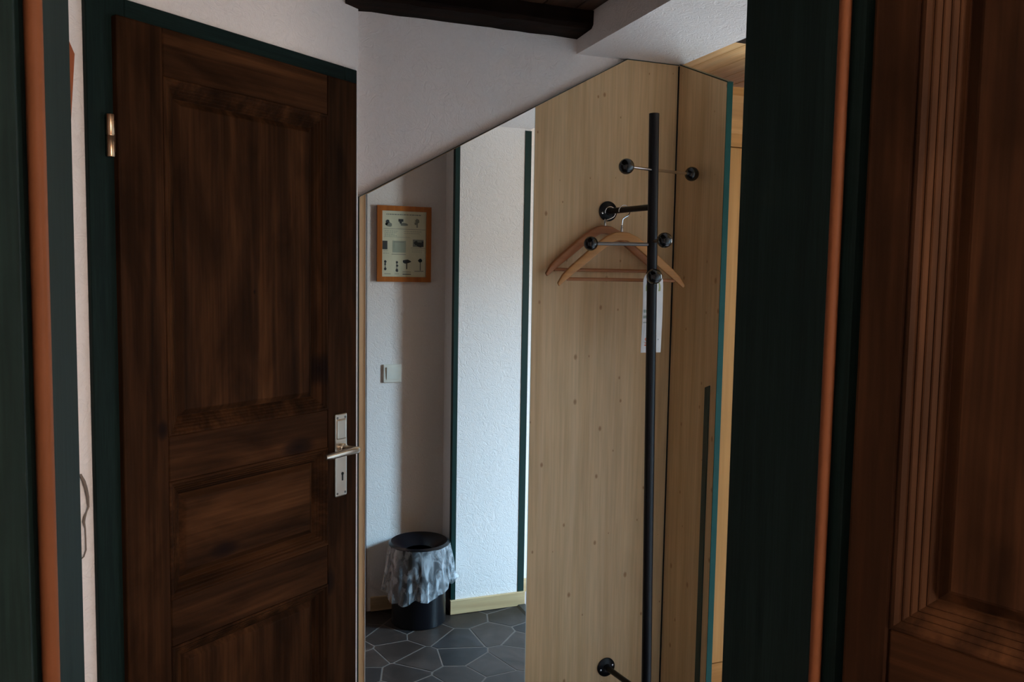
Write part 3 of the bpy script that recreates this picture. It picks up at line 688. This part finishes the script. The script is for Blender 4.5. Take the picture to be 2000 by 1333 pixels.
print_('printed_heading', 'ink_grey', *words(.045, .10, .88, .014))
print_('sketch', 'ink_dark', blob(.13, .16, .009), blob(.10, .20, .006), pr_('', .14, .18, .17, .18, ''))
print_('sketch', 'ink_grey', blob(.16, .21, .010, 1.6))
print_('sketch', 'ink_dark', pr_('', .37, .48, .12, .16, ''), blob(.42, .17, .006))
print_('sketch', 'ink_grey', blob(.50, .20, .008, 2.2))
print_('sketch', 'ink_grey', blob(.80, .14, .010), blob(.76, .18, .006), pr_('', .78, .81, .17, .24, ''))
print_('printed_rule', 'ink_grey', pr_('', .04, .98, .268, .2735, ''))
print_('printed_rule', 'ink_pale', pr_('', .04, .64, .392, .3965, ''))
print_('printed_lines', 'ink_pale', *words(.30, .06, .36, .010), *words(.325, .06, .33, .010), *words(.35, .06, .28, .010), *words(.372, .06, .34, .009))
print_('printed_lines', 'ink_pale', *words(.30, .50, .9, .008), *words(.33, .50, .85, .008))
print_('dark_square', 'ink_dark', pr_('', .015, .125, .455, .585, ''))
print_('plan', 'ink_pale', pr_('', .24, .54, .45, .63, ''))
print_('plan', 'ink_grey', pr_('', .27, .50, .465, .472, '', .0003), pr_('', .27, .275, .465, .56, '', .0003))
print_('photo', 'ink_grey', pr_('', .70, .945, .425, .535, ''))
print_('photo', 'ink_dark', blob(.77, .475, .010, 1.0), blob(.86, .50, .012, 1.4), pr_('', .90, .945, .45, .533, '', .0002))
print_('printed_rule', 'ink_grey', pr_('', .66, .98, .552, .557, ''), pr_('', .22, .54, .652, .660, ''))
print_('printed_lines', 'ink_pale', *words(.60, .03, .14, .008), *words(.64, .03, .16, .008), *words(.58, .68, .95, .007), *words(.61, .68, .92, .007))
for u, hs in ((.08, ((.77, .007), (.81, .005), (.88, .007))), (.34, ((.78, .006), (.83, .006), (.90, .008)))):
    print_('sketch', 'ink_dark', *[blob(u+rs.uniform(-.01, .01), v, r_, .8) for v, r_ in hs], pr_('', u-.006, u+.006, hs[0][0], hs[-1][0], ''))
print_('sketch', 'ink_dark', blob(.56, .765, .009, 2.3), pr_('', .55, .575, .79, .88, ''))
print_('sketch', 'ink_dark', blob(.87, .745, .009, 1.1), pr_('', .865, .88, .77, .90, ''))
print_('printed_rule', 'ink_grey', pr_('', .06, .20, .952, .960, ''), pr_('', .29, .39, .952, .958, ''), pr_('', .47, .66, .92, .928, ''), pr_('', .47, .66, .95, .968, ''), pr_('', .74, .95, .905, .915, ''))

SW = tag(empty('light_switch', loc=(.793, HALL, 1.06)), 'cream white rocker light switch below the framed notice, seen in the mirror', 'light switch')
invs = Matrix.Translation((-.793, -HALL, -1.06))
pb_(SW, invs, 'frame', box(.753, .833, HALL+.0005, HALL+.0095, 1.020, 1.100, .003, seg=2), 'switch_white')
pb_(SW, invs, 'rocker', prism([(HALL+.009, 1.034), (HALL+.0115, 1.034), (HALL+.0145, 1.087), (HALL+.009, 1.087)], .767, .820, 'X'), 'switch_white')

BX, BY = .880, 1.003
BN = tag(empty('waste_bin', loc=(BX, BY, 0)), 'round black waste bin with a clear bag, beside the pillar in the mirror', 'bin')
obj('body', lathe([(0, .0), (.112, .0), (.116, .004), (.118, .34), (.115, .34), (.113, .01), (0, .008)], seg=48), 'bin_black', BN, smooth=True)
obj('lid_ring', lathe([(.122, .318), (.1275, .325), (.1275, .343), (.122, .349), (.090, .330), (.062, .308), (.058, .312), (.088, .336), (.1205, .353), (.1305, .346), (.1305, .322), (.124, .315)], seg=48), 'bin_black', BN, smooth=True)
bg_ = bmesh.new(); rows = []; nb = 96; rbag = random.Random(5)
ph = [rbag.uniform(0, 6.28) for _ in range(8)]
for i in range(15):
    t_ = i/14
    row = []
    for k in range(nb):
        a = 2*math.pi*k/nb
        wr = .0028*math.sin(9*a+ph[0]+2*t_) + .0032*math.sin(14*a+ph[1]-3*t_) + .002*math.sin(23*a+ph[2]+5*t_) + .0016*math.sin(37*a+ph[3])
        side = .5+.5*math.cos(a-math.radians(188)); side2 = .5+.5*math.cos(a-math.radians(10))
        low = .140 + .018*math.sin(a*2+.6) + .010*math.sin(5*a+ph[4]) + .006*math.sin(11*a+ph[5]) - .012*side**6 + .035*side2**4
        z = .344 + (low-.344)*t_
        flare = .010*math.sin(min(1, t_*1.3)*math.pi*.5) + wr*(.35+t_*1.3) + t_*t_*(.016*side**4 + .012*side2**8)
        row.append(bg_.verts.new(((.1325+flare)*math.cos(a), (.1325+flare)*math.sin(a), z)))
    rows.append(row)
for r0, r1 in zip(rows, rows[1:]):
    for k in range(nb): bg_.faces.new((r0[k], r0[(k+1) % nb], r1[(k+1) % nb], r1[k]))
obj('bag', bg_, 'bag_film', BN, smooth=True)
kn = bmesh.new()
lathe([(0, -.03), (.006, -.022), (.012, -.012), (.018, 0), (.02, .012), (.013, .024), (.004, .03), (0, .03)], (.139, .045, .185), (.25, .1, 1), 14, bm=kn)
for v_ in kn.verts: v_.co += Vector((rbag.uniform(-.0025, .0025), rbag.uniform(-.0025, .0025), rbag.uniform(-.003, .003)))
obj('bag_knot', kn, 'bag_film', BN, smooth=True)
